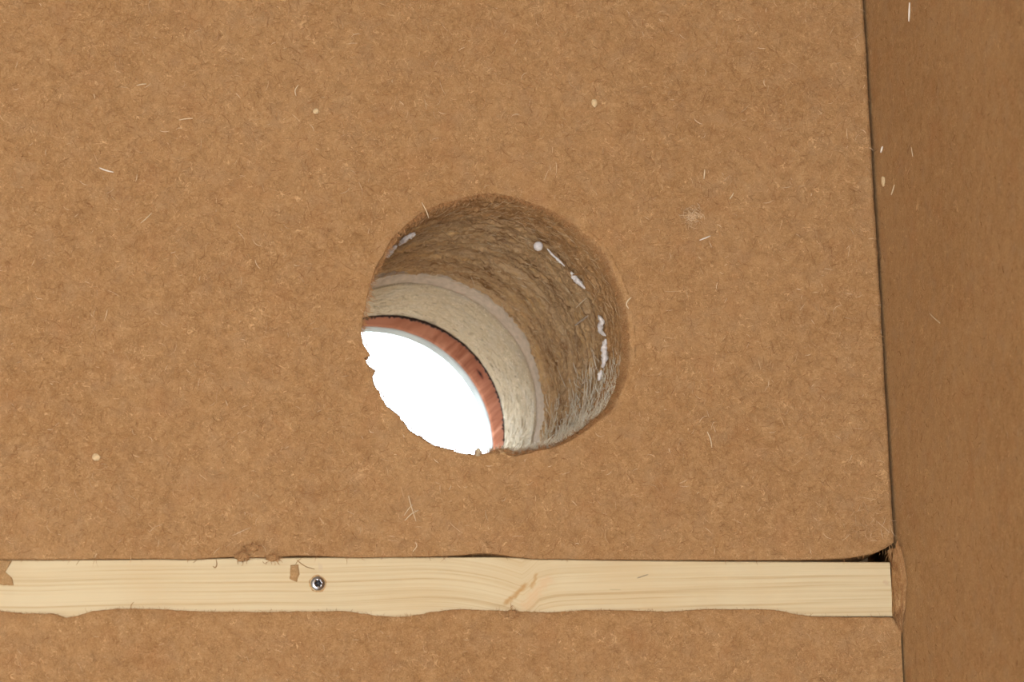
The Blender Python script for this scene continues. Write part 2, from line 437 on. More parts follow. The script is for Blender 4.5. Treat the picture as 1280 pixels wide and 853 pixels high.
fb = empty('fibreboard', (0.1, 0.245, 1.0))
tag(fb, 'grey beige pressed fibreboard layer deep in the hole, before the red wood', 'fibreboard')
bored_slab('panel', M_grey, 0.245, 0.3195,
    [(0.0830 - 0.0040 * (q ** 0.8) + 0.0003 * fbm(CT * 16, ST * 16, q * 5, 3, 14), 0.245 + 0.0745 * q) for q in np.linspace(0, 1, 30)], (WX0, 0.6, 0, WZ1), nface=2, parent=fb)

jag = np.abs(fbm(CT * 40, ST * 40, 0.5, 4, 77)) * 0.0034 - 0.0002 + 0.0012 * ang_mask(75, 60) + 0.0030 * ang_mask(135, 35)
mb = bored_slab('membrane', M_black, 0.3200, 0.3212, [(0.0788 - jag, 0.3200), (0.0788 - jag, 0.3212)], (WX0, 0.6, 0, WZ1), nface=2)
tag(mb, 'ragged thin black membrane edge between grey fibreboard and red wood', 'membrane')

cl = bored_slab('cladding_board', M_red, 0.3220, 0.3760,
    [(0.0832 + 0.00025 * fbm(CT * 12, ST * 12, q * 3, 2, 90), 0.3220 + 0.0540 * q) for q in np.linspace(0, 1, 8)], (WX0, 0.6, 0, WZ1), nface=2)
tag(cl, 'reddish brown wooden board near the outer end of the hole, with a dark knot', 'wooden board')

ct = bored_slab('outer_panel', M_coat, 0.3765, 0.3930,
    [(0.0834 + 0.0002 * fbm(CT * 6, ST * 6, q * 3, 2, 60) - 0.0004 * q, 0.3765 + 0.0165 * q) for q in np.linspace(0, 1, 5)], (WX0, 0.6, 0, WZ1), nface=2)
tag(ct, 'thin pale grey outermost layer edging the white sky', 'outer panel')

# ------------------------------------------------------------------ lower board: body under the batten plus the frayed lip that laps over it
LO = [(-40,764),(0,764),(30,767),(67,767.5),(84,772.5),(97,770),(114,764.5),(151,761),(201,762),(252,765),(330,765.3),(431,764),(450,767),(471,770),(490,771.5),(508,771),(525,768.5),(538,765.5),(572,762),(632,764),(686,766),(733,763),(781,763.3),(836,765),(881,762),(963,762.3),(980,764.5),(990,767.5),(1017,771.2),(1060,771.8),(1115,772),(1119,776),(1124,784),(1130,790)]
loq = np.array([at(a, b, -0.0008) for a, b in LO])
board_lo = empty('insulation_board', (WX1, 0, 0.0))
tag(board_lo, 'tan wood fibre insulation board below the pale wooden batten', 'insulation board')
nx, nz = 700, 34
xs = np.concatenate([[WX0], np.linspace(-0.33, WX1 + 0.0005, nx - 1)])
top = np.interp(xs, loq[:, 0], loq[:, 2]) + 0.00045 * fbm(xs * 420, 0.2, 0.4, 4, 55)
top = np.minimum(top, 1.8275)
# front sheet rows, from the top lip down
rows = []
zb = 1.70
lipback = []
for q in range(nz):
    t = (q / (nz - 1)) ** 1.8
    z = top * (1 - t) + zb * t
    y = -0.0014 + 0.0009 * (1 - sstep(q / 5)) + 0.0014 * sstep((1.8202 - z) / 0.030) - 0.00035 * sstep(q / 4) * fbm(xs * 60, 0.1, z * 60, 3, 15)
    if q == nz - 1: y = np.zeros_like(y)
    rows.append(np.stack([xs, y, z], 1))
rows.append(np.stack([xs, np.zeros_like(xs), np.full_like(xs, 0.0)], 1))
rows.append(np.stack([xs, np.full_like(xs, 0.0592), np.full_like(xs, 0.0)], 1))
bodytop = np.minimum(top - 0.0003, 1.8199)
rows.append(np.stack([xs, np.full_like(xs, 0.0592), bodytop], 1))
rows.append(np.stack([xs, np.full_like(xs, 0.0006), bodytop], 1))
rows.append(np.stack([xs, np.full_like(xs, 0.0006), np.maximum(top - 0.0002, bodytop)], 1))
k = len(rows); V = np.concatenate(rows); F = []
i = np.arange(nx - 1)
for a in range(k):
    b = (a + 1) % k
    F.append(np.stack([a * nx + i, b * nx + i, b * nx + i + 1, a * nx + i + 1], 1))
lo_panel = mesh_np('panel', V, np.concatenate(F), M_fib, True, tuple(board_lo.location), board_lo)
bm_caps = [tuple(r * nx + s for r in range(k)) for s in (0, nx - 1)]

# ------------------------------------------------------------------ side board at the corner
SX = 0.2500
board_side = empty('insulation_board', (SX, -0.6, 0.0))
tag(board_side, 'darker brown wood fibre board turning the corner, right of the hole', 'insulation board')
ny_, nz_ = 150, 150
yv = np.concatenate([[-4.5, -1.5], np.linspace(-0.45, 0.0, ny_ - 3), [0.0592]])
zv = np.concatenate([[0.0], np.linspace(1.72, 2.26, nz_ - 2), [WZ1]])
Y, Z = np.meshgrid(yv, zv, indexing='ij')
X = SX + 0.0003 * fbm(3.3, Y * 60, Z * 60, 3, 8) * ((Y > -0.44) & (Y < 0.001))
V = np.stack([X, Y, Z], -1).reshape(-1, 3); nf = len(V)
back = V.copy(); back[:, 0] = SX + 0.06
A, B = len(yv), len(zv)
ii, jj = np.meshgrid(np.arange(A - 1), np.arange(B - 1), indexing='ij'); ii = ii.ravel(); jj = jj.ravel()
q = lambda a, b: a * B + b
F1 = np.stack([q(ii, jj), q(ii, jj + 1), q(ii + 1, jj + 1), q(ii + 1, jj)], 1)
edge = [(q(a, 0), q(a + 1, 0)) for a in range(A - 1)] + [(q(A - 1, b), q(A - 1, b + 1)) for b in range(B - 1)] + [(q(a + 1, B - 1), q(a, B - 1)) for a in reversed(range(A - 1))] + [(q(0, b + 1), q(0, b)) for b in reversed(range(B - 1))]
F2 = np.array([(a, b, b + nf, a + nf) for a, b in edge])
mesh_np('panel', np.concatenate([V, back]), np.concatenate([F1, F1[:, ::-1] + nf, F2]), M_fib_side, True, tuple(board_side.location), board_side)

# ------------------------------------------------------------------ batten with its screw
bat = empty('wooden_batten', tuple(BAT))
tag(bat, 'pale pine batten running horizontally below the round hole, held by a screw', 'batten')
BY0, BY1 = 0.0012, 0.0585
nb = 260
xb = np.linspace(BX0, BX1, nb)
prof = [(BY0 + 0.0006, BZ0), (BY0, BZ0 + 0.0006), (BY0, BZ1 - 0.0007), (BY0 + 0.0007, BZ1), (BY1, BZ1), (BY1, BZ0)]
BT = np.array([at(a, b, BY0) for a, b in ((-40, 700.2), (150, 700), (300, 698), (400, 697.2), (520, 697.2), (620, 696.6), (700, 699.6), (760, 700.6), (900, 702), (1108, 703))])
V = []
for X_ in xb:
    sag = BZ1 - min(np.interp(X_, BT[:, 0], BT[:, 2]), float(up_bottom(X_)) - 0.0002)   # top arris is not quite straight
    endr = 0.0
    for k_, (y_, z_) in enumerate(prof):
        V.append((X_, y_ + (endr if k_ < 4 else 0), z_ - (sag if k_ in (2, 3, 4) else 0)))
n = len(prof); F = []
for a in range(nb - 1):
    for b in range(n):
        F.append((a * n + b, (a + 1) * n + b, (a + 1) * n + (b + 1) % n, a * n + (b + 1) % n))
F.append(tuple(range(n))); F.append(tuple((nb - 1) * n + b for b in reversed(range(n))))
mesh_py('strip', V, F, M_pine, False, tuple(BAT), bat)

SCW = at(397, 730, BY0)
def screw():
    r0 = 0.0042; N = 96
    a = np.linspace(0, 2 * math.pi, N, endpoint=False)
    rec = 0.00185 + 0.00038 * np.cos(6 * a)
    prof = [(r0 * 0.93, 0.0012), (r0, 0.0001), (r0, -0.0002), (r0 * 0.93, -0.00055), (r0 * 0.72, -0.00078), (0.00255, -0.0009)]
    V = []; F = []
    for r_, y_ in prof:
        for t_ in a: V.append((SCW[0] + r_ * math.cos(t_), SCW[1] + y_ - 0.0009, SCW[2] + r_ * math.sin(t_)))
    for y_, s_ in ((-0.00085, 1.0), (-0.0007, 0.96)):
        for t_, rr in zip(a, rec): V.append((SCW[0] + rr * s_ * math.cos(t_), SCW[1] + y_ - 0.0009, SCW[2] + rr * s_ * math.sin(t_)))
    K = len(prof) + 2
    for k_ in range(K - 1):
        for i_ in range(N): F.append((k_ * N + i_, k_ * N + (i_ + 1) % N, (k_ + 1) * N + (i_ + 1) % N, (k_ + 1) * N + i_))
    s = mesh_py('screw', V, [f[::-1] for f in F], M_metal, True, tuple(SCW), None); s.parent = bat; s.location = tuple(SCW - BAT)
    s['label'] = 'shiny silver screw head'
    V = []; F = []
    for y_, s_ in ((-0.0016, 0.96), (-0.0003, 0.80), (-0.0002, 0.0)):
        if s_ == 0: V.append((0, y_, 0)); continue
        for t_, rr in zip(a, rec): V.append((rr * s_ * math.cos(t_), y_, rr * s_ * math.sin(t_)))
    for i_ in range(N):
        F.append((i_, (i_ + 1) % N, N + (i_ + 1) % N, N + i_)); F.append((N + i_, N + (i_ + 1) % N, 2 * N))
    d = mesh_py('drive_recess', V, [f[::-1] for f in F], M_metal_shade, True, (0, 0, 0), s)
    d['label'] = 'dark star-shaped recess'
    # crushed wood fibres raised round the head
    V = []; F = []; NA, NB = 90, 8
    for i_ in range(NA):
        t_ = 2 * math.pi * i_ / NA; wv = 1 + 0.35 * math.sin(3 * t_ + 1) * math.sin(7 * t_); rr = 0.00475 + 0.0002 * math.sin(5 * t_)
        for j_ in range(NB):
            p = 2 * math.pi * j_ / NB; V.append((rr * math.cos(t_) + 0.00045 * wv * math.cos(p) * math.cos(t_), 0.00028 * wv * math.sin(p), rr * math.sin(t_) + 0.00045 * wv * math.cos(p) * math.sin(t_)))
    for i_ in range(NA):
        for j_ in range(NB): F.append((i_ * NB + j_, ((i_ + 1) % NA) * NB + j_, ((i_ + 1) % NA) * NB + (j_ + 1) % NB, i_ * NB + (j_ + 1) % NB))
    c = mesh_py('crushed_rim', V, F, plain('crushed_wood', (0.56, 0.36, 0.18), 0.8, var=0.3, scale=900), True, (0, 0, 0), None)
    c.parent = bat; c.location = tuple(SCW - BAT)
screw()

# ------------------------------------------------------------------ fibres (felt hairs nobody could count)
def fibres(name, P, D, N, L, W, tone, mat, parent, lift=0.0002, curl=0.5, kind='stuff', clip=None):
    """P start points, D tangent directions, N outward normals; each fibre a curved three-sided sliver"""
    n = len(P); B = np.cross(D, N)
    cv = rng.normal(0, curl, n)[:, None]; up = rng.uniform(-0.3, 1.0, n)[:, None]
    st = []
    for k_, t_ in enumerate(np.linspace(0, 1, 5)):
        p = P + D * (L[:, None] * t_) + B * (L[:, None] * cv * (t_ - 0.5) ** 2) + N * (lift + up * L[:, None] * 0.10 * t_ * t_)
        s = [0.35, 1, 1, 0.9, 0.25][k_]
        for a_ in (0, 2.1, 4.2):
            st.append(p + (B * math.cos(a_) + N * math.sin(a_)) * (W[:, None] * 0.5 * s))
    V = np.stack(st, 1).reshape(-1, 3)
    if clip: V[:, clip[0]] = np.clip(V[:, clip[0]], clip[1], clip[2])
    base = (np.arange(n) * 15)[:, None]
    F = []
    for k_ in range(4):
        for a_ in range(3):
            b_ = (a_ + 1) % 3
            F.append(np.stack([base[:, 0] + k_ * 3 + a_, base[:, 0] + k_ * 3 + b_, base[:, 0] + k_ * 3 + 3 + b_, base[:, 0] + k_ * 3 + 3 + a_], 1))
    o = mesh_np(name, V, np.concatenate(F), mat, False, tuple(parent.location), parent, np.repeat(tone, 15))
    if kind: o['kind'] = kind
    return o

def flat_dirs(n, axis):
    a = rng.uniform(0, 2 * math.pi, n)
    z = np.zeros(n)
    return np.stack([np.cos(a), z, np.sin(a)], 1) if axis == 'y' else np.stack([z, np.cos(a) * 1.2, np.sin(a)], 1)

def tones(n): 
    t_ = rng.beta(2.2, 2.6, n) * 0.85
    b_ = rng.random(n) < 0.06
    return np.where(b_, rng.uniform(0.88, 1, n), t_)

n = 22000
P = np.stack([rng.uniform(-0.34, 0.2475, n), np.full(n, -0.0001), rng.uniform(1.858, 2.25, n)], 1)
dr = np.hypot(P[:, 0], P[:, 2] - 2.0); th = np.arctan2(P[:, 2] - 2, P[:, 0])
rim = np.interp(th, TH, R_F + rnd * 0.8, period=2 * math.pi)
ok = dr > rim + 0.002
P = P[ok]; n = len(P); D = flat_dirs(n, 'y'); Nn = np.tile([0, -1.0, 0], (n, 1))
tn = tones(n)
fibres('fibre_fuzz', P, D, Nn, rng.gamma(4, 0.00085, n) + 0.0008, rng.uniform(0.00012, 0.00034, n) * np.where(tn > 0.87, 1.2, 1), tn, M_sliv, board_up, clip=(0, -9, 0.2488))
n = 4500
P = np.stack([rng.uniform(-0.34, 0.247, n), np.full(n, -0.0009), rng.uniform(1.76, 1.8195, n)], 1)
D = flat_dirs(n, 'y'); Nn = np.tile([0, -1.0, 0], (n, 1)); tn = tones(n)
fibres('fibre_fuzz', P, D, Nn, rng.gamma(4, 0.00075, n) + 0.0008, rng.uniform(0.0001, 0.00026, n), tn, M_sliv, board_lo, clip=(0, -9, 0.2488))
n = 4200
P = np.stack([np.full(n, SX), -rng.uniform(0.0, 0.40, n), rng.uniform(1.74, 2.26, n)], 1)
D = flat_dirs(n, 'x'); Nn = np.tile([-1.0, 0, 0], (n, 1)); tn = tones(n) * 0.92
fibres('fibre_fuzz', P, D, Nn, rng.gamma(4, 0.0008, n) + 0.0008, rng.uniform(0.00012, 0.0003, n), tn, M_sliv, board_side, clip=(0, SX - 0.0010, SX + 0.001))

def bore_fibres(parent, n, ya, yb, rf, Lm, Wm, mat, inw=0.0, along=0.35, t0=0.0, thr=(-75, 150), name='fibre_fuzz', tone=None, clip=None):
    th = np.radians(thr[0] + (thr[1] - thr[0]) * (rng.beta(1.1, 2.3, n) if name == 'skylight_fuzz' else rng.random(n))); y = rng.uniform(ya, yb, n); r = rf(th, y)
    P = np.stack([r * np.cos(th), y, 2 + r * np.sin(th)], 1)
    T = np.stack([-np.sin(th), np.zeros(n), np.cos(th)], 1); Nn = np.stack([-np.cos(th), np.zeros(n), -np.sin(th)], 1)
    a = rng.normal(0, along, n) * math.pi
    D = T * np.cos(a)[:, None] + np.array([0, 1.0, 0]) * np.sin(a)[:, None] + Nn * rng.uniform(0, inw + 1e-6, n)[:, None]
    D /= np.linalg.norm(D, axis=1)[:, None]
    tn = (rng.beta(2, 2, n) * (1 - t0) + t0) if tone is None else tone
    return fibres(name, P, D, Nn, rng.gamma(4, Lm / 4, n) + 0.0006, rng.uniform(0.6, 1.5, n) * Wm, tn, mat, parent, lift=0.0001, clip=clip)
M_skylight_fuzz = fib_tone_mat('skylight_fuzz', ((0.20, (0.54, 0.41, 0.24)), (0.5, (0.74, 0.67, 0.53)), (1.0, (0.88, 0.87, 0.79))))  # pale tones paint the sky light falling on the lower right of the bore
rF = lambda th: np.interp(th, TH, R_F, period=2 * math.pi)
bore_fibres(board_up, 2600, 0.003, 0.052, lambda th, y: rF(th) * (1 - y / 0.06) + 0.082 * y / 0.06, 0.0042, 0.00022, M_sliv_in, 0.35, thr=(-180, 180), clip=(1, 0.001, 0.0594))
bore_fibres(inner, 3000, 0.066, 0.228, lambda th, y: 0.0824 + 0.0045 * (y - 0.06) / 0.17, 0.0050, 0.00030, M_sliv_in, 0.3, clip=(1, 0.06, 0.2302))
bore_fibres(inner, 3600, 0.061, 0.228, lambda th, y: 0.0822 + 0.0045 * (y - 0.06) / 0.17 - 0.0035 * np.clip((-0.5 - th) / 0.8, 0, 1), 0.0080, 0.00034, M_skylight_fuzz, 0.45, along=0.22, t0=0.2, thr=(-84, 0), name='skylight_fuzz', clip=(1, 0.06, 0.2302))  # extra pale fibres, sky light put into their colour
bore_fibres(board_up, 3000, 0.004, 0.058, lambda th, y: rF(th) * (1 - y / 0.06) + 0.082 * y / 0.06 - 0.0006 - 0.002 * np.clip((-0.5 - th) / 0.8, 0, 1), 0.0060, 0.00034, M_skylight_fuzz, 0.5, t0=0.2, thr=(-90, -8), name='skylight_fuzz', clip=(1, 0.0005, 0.0594))
M_sliv_gr = fib_tone_mat('grey_fibre', ((0.0, (0.36, 0.29, 0.20)), (0.5, (0.50, 0.43, 0.32)), (1.0, (0.76, 0.68, 0.53))))
bore_fibres(fb, 2600, 0.247, 0.318, lambda th, y: 0.0828 - 0.0038 * ((y - 0.25) / 0.07) ** 0.8, 0.0036, 0.00030, M_sliv_gr, 0.06, along=1.0, t0=0.2, clip=(1, 0.245, 0.3198))
# fringe along the rim
n = 3600; th = rng.uniform(-math.pi, math.pi, n); k_ = np.interp(th, TH, soft)
r = rF(th) + rng.normal(0, 0.0006, n) + k_ * rng.uniform(0, 0.006, n); a = th + math.pi + rng.normal(0, 0.9, n)
P = np.stack([r * np.cos(th), np.full(n, -0.0002) + k_ * 0.002, 2 + r * np.sin(th)], 1); D = np.stack([np.cos(a), rng.uniform(-0.2, 0.5, n), np.sin(a)], 1)
D /= np.linalg.norm(D, axis=1)[:, None]
fibres('rim_fuzz', P, D, np.tile([0, -1.0, 0], (n, 1)), rng.gamma(3, 0.0007, n) + 0.0004, rng.uniform(0.00012, 0.0003, n), rng.beta(2, 2.5, n) * 0.9, M_sliv, board_up, lift=0.0)
# fringe hanging off the edges beside the batten
n = 420; x = rng.uniform(-0.33, 0.245, n)
P = np.stack([x, np.full(n, 0.0003), up_bottom(x) + 0.0004], 1); a = rng.uniform(math.pi, 2 * math.pi, n) * 1.0
D = np.stack([np.cos(a), np.zeros(n), np.sin(a)], 1)
fibres('edge_fuzz', P, D, np.tile([0, -1.0, 0], (n, 1)), rng.gamma(3, 0.00035, n) + 0.0004, rng.uniform(0.0001, 0.0002, n), rng.beta(2, 3, n) * 0.8, M_sliv, board_up, clip=(0, -9, 0.2488))
n = 700; x = rng.uniform(-0.33, 0.243, n)
P = np.stack([x, np.full(n, -0.0009), np.minimum(np.interp(x, loq[:, 0], loq[:, 2]), 1.8272) - 0.0006], 1); a = rng.uniform(0.1, math.pi - 0.1, n)
D = np.stack([np.cos(a), np.zeros(n), np.sin(a)], 1)
fibres('edge_fuzz', P, D, np.tile([0, -1.0, 0], (n, 1)), rng.gamma(3, 0.00035, n) + 0.0004, rng.uniform(0.0001, 0.0002, n), rng.beta(2, 3, n) * 0.8, M_sliv, board_lo, clip=(0, -9, 0.2488))

# ------------------------------------------------------------------ single splinters, straws, crumbs
def tube(name, pts, rad, mat, label, cat, group=None, taper=0.35, parent=None):
    P = np.array(pts, float)
    Q = []                                                    # Catmull-Rom through the points
    E_ = np.vstack([2 * P[0] - P[1], P, 2 * P[-1] - P[-2]])
    for i_ in range(1, len(E_) - 2):
        for t_ in np.linspace(0, 1, 6, endpoint=False):
            p0, p1, p2, p3 = E_[i_ - 1:i_ + 3]
            Q.append(0.5 * ((2 * p1) + (-p0 + p2) * t_ + (2 * p0 - 5 * p1 + 4 * p2 - p3) * t_ ** 2 + (-p0 + 3 * p1 - 3 * p2 + p3) * t_ ** 3))
    Q.append(P[-1]); Q = np.array(Q); V = []; F = []; K = 7
    T = np.gradient(Q, axis=0); T /= np.linalg.norm(T, axis=1)[:, None]
    for i_, (p, t_) in enumerate(zip(Q, T)):
        u = np.cross(t_, [0.13, 1, 0.21]); u /= np.linalg.norm(u); v = np.cross(t_, u); f = i_ / (len(Q) - 1)
        r = rad * (taper + (1 - taper) * math.sin(math.pi * min(max(f, 0.04), 0.96)) ** 0.5)
        for j_ in range(K):
            a_ = 2 * math.pi * j_ / K; V.append(p + r * (u * math.cos(a_) + v * math.sin(a_) * 0.7))
    for i_ in range(len(Q) - 1):
        for j_ in range(K): F.append((i_ * K + j_, i_ * K + (j_ + 1) % K, (i_ + 1) * K + (j_ + 1) % K, (i_ + 1) * K + j_))
    F.append(tuple(reversed(range(K)))); F.append(tuple((len(Q) - 1) * K + j_ for j_ in range(K)))
    o = mesh_py(name, V, F, mat, True, tuple(Q[0]))
    return tag(o, label, cat, group)

def flat(name, px, rad, mat, label, cat, y=-0.0004, **k):
    return tube(name, [at(a, b, y - rad * 0.6 - (0.0002 * (i_ % 2))) for i_, (a, b) in enumerate(px)], rad, mat, label, cat, **k)
def side(name, px, rad, mat, label, cat, **k):
    return tube(name, [on_side(a, b, SX - 0.0003 - rad * 0.6) for a, b in px], rad, mat, label, cat, **k)

flat('wood_splinter', [(124.5, 210), (132, 213), (142, 215.5)], 0.00050, M_straw_w, 'short white splinter on the tan board, upper left of the hole', 'splinter')
flat('wood_splinter', [(874.5, 300.5), (881, 298), (888, 295)], 0.00048, M_straw_w, 'slanting white splinter just below the pale scuffed patch', 'splinter')
flat('straw', [(510.5, 620), (514, 633), (520, 652)], 0.00032, M_straw, 'long steep straw crossing two shorter ones, above the batten', 'straw')
flat('straw', [(506, 651), (514, 643), (523, 638)], 0.00030, M_straw, 'short rising straw crossing under the long steep one, above the batten', 'straw', y=-0.0001)
flat('straw', [(505, 645), (511, 636), (516, 631)], 0.00024, M_straw, 'faint short straw left of the crossed straws above the batten', 'straw', y=-0.0001)
flat('straw', [(884, 540), (888, 549), (890, 560)], 0.00035, M_straw, 'small pale straw on the tan board, low right of the hole', 'straw')
flat('straw', [(881, 212), (880.5, 218), (880, 224)], 0.00042, M_straw, 'upright pale straw above the scuffed patch', 'straw')
flat('straw', [(912, 249), (915, 245), (917, 241)], 0.00036, M_straw, 'tiny tilted straw up and right of the scuffed patch', 'straw')
flat('straw', [(370, 120), (369, 113), (373, 106)], 0.00034, M_straw, 'bent pale straw near the top, left of a pale pellet', 'straw')
flat('straw', [(224, 150), (233, 148.5), (241, 148)], 0.00034, M_straw, 'level pale straw among fibres, upper left', 'straw')
flat('straw', [(171, 107), (177, 105.5), (183, 105)], 0.00036, M_straw, 'short level straw at the upper left, above the white splinter', 'straw')
flat('straw', [(176, 279), (183, 273), (190, 266)], 0.00028, M_straw, 'thin rising straw below the white splinter, left of the hole', 'straw')
flat('straw', [(527, 253), (532, 262), (534.5, 268), (536, 273)], 0.00034, M_straw, 'curved yellowish straw sticking over the top left rim of the hole', 'straw', y=-0.0012)
flat('curled_fibre', [(786, 386), (783, 381), (785, 376), (789, 372)], 0.00045, M_straw, 'pale curled fibre just right of the hole rim', 'fibre')
flat('straw', [(516, 690), (521, 683), (519, 678)], 0.00030, M_straw, 'tiny straw just above the batten, left of its dark slit', 'straw')
side('wood_splinter', [(1137, 3), (1136.5, 15), (1136, 27)], 0.00062, M_straw_w, 'upright white splinter at the top of the darker side board', 'splinter')
side('wood_splinter', [(1103, 183), (1102, 187), (1101, 191)], 0.00075, M_straw_w, 'small white chip beside the corner seam, above the pale crumb', 'splinter')
side('straw', [(1118, 231), (1116, 238), (1114, 244)], 0.00050, M_straw, 'pale straw just below and right of the crumb by the corner seam', 'straw')
side('straw', [(1139, 184), (1140, 190), (1141, 196)], 0.00030, M_straw, 'faint upright straw on the side board, level with the white chip', 'straw')
side('straw', [(1162, 392), (1168, 398), (1175, 404)], 0.00042, M_straw, 'slanting straw at mid height on the darker side board', 'straw')

def blob(name, p, size, mat, label, cat, seed=1, amp=0.3, rot=0.0, parent=None, group=None, fq=1.6):
    """an irregular lump; size = half extents"""
    V = []; F = []; A_, B_ = 20, 30
    u = np.linspace(0, math.pi, A_)[:, None]; v = np.linspace(0, 2 * math.pi, B_, endpoint=False)[None]
    x, y, z = np.sin(u) * np.cos(v), np.sin(u) * np.sin(v), np.cos(u) + 0 * v
    r = 1 + amp * fbm(x * fq + seed, y * fq, z * fq, 3, seed)
    X, Y, Z = x * r * size[0], y * r * size[1], z * r * size[2]
    c, s = math.cos(rot), math.sin(rot)
    P = np.stack([X * c - Z * s, Y, X * s + Z * c], -1).reshape(-1, 3) + np.array(p)
    for a in range(A_ - 1):
        for b in range(B_): F.append((a * B_ + b, a * B_ + (b + 1) % B_, (a + 1) * B_ + (b + 1) % B_, (a + 1) * B_ + b))
    o = mesh_py(name, P, F, mat, True, tuple(p) if parent is None else tuple(parent.location), parent)
    if parent is None: tag(o, label, cat, group)
    return o

M_pellet = plain('pale_pellet', (0.66, 0.50, 0.30), 0.85, var=0.15, scale=500)
blob('wood_crumb', at(743, 129, -0.0003), (0.0019, 0.0008, 0.0026), M_pellet, 'round pale pellet pressed into the board above the hole', 'crumb', 3)
blob('wood_crumb', at(120, 572, -0.0003), (0.0024, 0.0008, 0.0022), M_pellet, 'round pale pellet in the board, low on the left', 'crumb', 5)
blob('wood_crumb', at(395, 139, -0.0003), (0.0018, 0.0008, 0.0018), M_pellet, 'small pale pellet near the top, right of the bent straw', 'crumb', 6)
blob('wood_crumb', on_side(1104, 227, SX - 0.0007), (0.0012, 0.0022, 0.0034), M_pellet, 'elongated pale crumb stuck on the corner seam', 'crumb', 8)
p_ = at(598, 566, 0.001); blob('wood_crumb', p_, (0.0021, 0.0016, 0.0024), plain('grey_crumb', (0.45, 0.37, 0.26), 0.9), 'small grey crumb standing on the lowest point of the rim against the sky', 'crumb', 12, 0.5)
clump = empty('fibre_clump', tuple(at(627, 568, 0.004)))
tag(clump, 'brown fibre clump on the bottom of the hole rim, below the red wood', 'fibre clump')
blob('clump', at(627, 568, 0.004), (0.0070, 0.004, 0.0030), M_fib2, '', '', 17, 0.7, parent=clump, fq=4)
n = 120; c0 = at(627, 567, 0.002); P = c0 + rng.normal(0, 0.45, (n, 3)) * [0.008, 0.003, 0.0026]; D = rng.normal(0, 1, (n, 3)); D[:, 2] = np.abs(D[:, 2]) * 0.7; D /= np.linalg.norm(D, axis=1)[:, None]
fibres('fibres', P, D, np.tile([0.0, -0.6, 0.8], (n, 1)), rng.gamma(4, 0.0006, n) + 0.0006, rng.uniform(0.00018, 0.0004, n), rng.beta(2, 2, n), M_sliv_in, clump)

# pale scuffed patch right of the hole: a knot of tangled hairs
scuff = empty('scuffed_fibres', tuple(at(866, 269)))
tag(scuff, 'pale scuffed patch of raised fibres on the board, right of the hole', 'scuffed patch')
n = 170; c0 = at(866, 270, -0.0007); g = rng.normal(0, 1, (n, 2)) * [0.0034, 0.0030]
P = np.stack([c0[0] + g[:, 0], np.full(n, -0.0005), c0[2] + g[:, 1]], 1)
fibres('fibres', P, flat_dirs(n, 'y'), np.tile([0, -1.0, 0], (n, 1)), rng.gamma(4, 0.0006, n) + 0.0005, rng.uniform(0.0002, 0.0004, n), rng.uniform(0.86, 1.0, n), M_sliv, scuff, lift=0.0003)
scuff2 = empty('scuffed_fibres', tuple(at(1085, 651)))
tag(scuff2, 'cluster of pale raised fibres at the lower corner of the upper board', 'scuffed patch')
n = 120; c0 = at(1083, 650, -0.0003); g = rng.normal(0, 1, (n, 2)) * [0.0085, 0.0065]
P = np.stack([np.minimum(c0[0] + g[:, 0], 0.2455), np.full(n, -0.0003), c0[2] + g[:, 1]], 1)
fibres('fibres', P, flat_dirs(n, 'y'), np.tile([0, -1.0, 0], (n, 1)), rng.gamma(4, 0.0010, n) + 0.001, rng.uniform(0.00014, 0.0003, n), rng.uniform(0.72, 1.0, n), M_sliv, scuff2, lift=0.0003)

# white foam bits caught in the seam between the two insulation layers
def foam(name, px, rad, seed, label, thick=0.0016, group=None):
    pts = [in_tunnel(a, b, rad) for a, b in px]; P = np.array(pts)
    E_ = np.vstack([2 * P[0] - P[1], P, 2 * P[-1] - P[-2]]); Q = []
    for i_ in range(1, len(E_) - 2):
        for t_ in np.linspace(0, 1, 10, endpoint=False):
            p0, p1, p2, p3 = E_[i_ - 1:i_ + 3]
            Q.append(0.5 * ((2 * p1) + (-p0 + p2) * t_ + (2 * p0 - 5 * p1 + 4 * p2 - p3) * t_ ** 2 + (-p0 + 3 * p1 - 3 * p2 + p3) * t_ ** 3))
    Q.append(P[-1]); Q = np.array(Q); T = np.gradient(Q, axis=0); T /= np.linalg.norm(T, axis=1)[:, None]; V = []; F = []; K = 14
    for i_, (p, t_) in enumerate(zip(Q, T)):
        inn = HOLE - p; inn[1] = 0; inn /= np.linalg.norm(inn); v = np.cross(t_, inn); v /= np.linalg.norm(v); f = i_ / (len(Q) - 1)
        r = thick * (0.15 + 0.85 * math.sin(math.pi * min(max(f, 0.02), 0.98)) ** 0.5)
        for j_ in range(K):
            a_ = 2 * math.pi * j_ / K; q_ = p + r * (inn * math.sin(a_) * 0.8 + v * math.cos(a_))
            k2 = 1 + 0.95 * float(fbm(q_[0] * 800, q_[1] * 800, q_[2] * 800, 3, seed))
            V.append(p + r * k2 * (inn * math.sin(a_) * 0.8 + v * math.cos(a_)))
    for i_ in range(len(Q) - 1):
        for j_ in range(K): F.append((i_ * K + j_, i_ * K + (j_ + 1) % K, (i_ + 1) * K + (j_ + 1) % K, (i_ + 1) * K + j_))
    F.append(tuple(reversed(range(K)))); F.append(tuple((len(Q) - 1) * K + j_ for j_ in range(K)))
    return tag(mesh_py(name, V, F, M_foam, True, tuple(Q[0])), label, 'foam')
RS = 0.0800
foam('foam_bead', [(483, 321), (488, 315), (495, 308)], RS, 1, 'short lower piece of white foam in the seam at the upper left of the hole', 0.0022)
foam('foam_bead', [(499, 306), (508, 298), (519, 292)], RS, 2, 'longer upper piece of white foam in the seam at the upper left of the hole', 0.0022)
p_ = in_tunnel(673, 308, RS - 0.001)
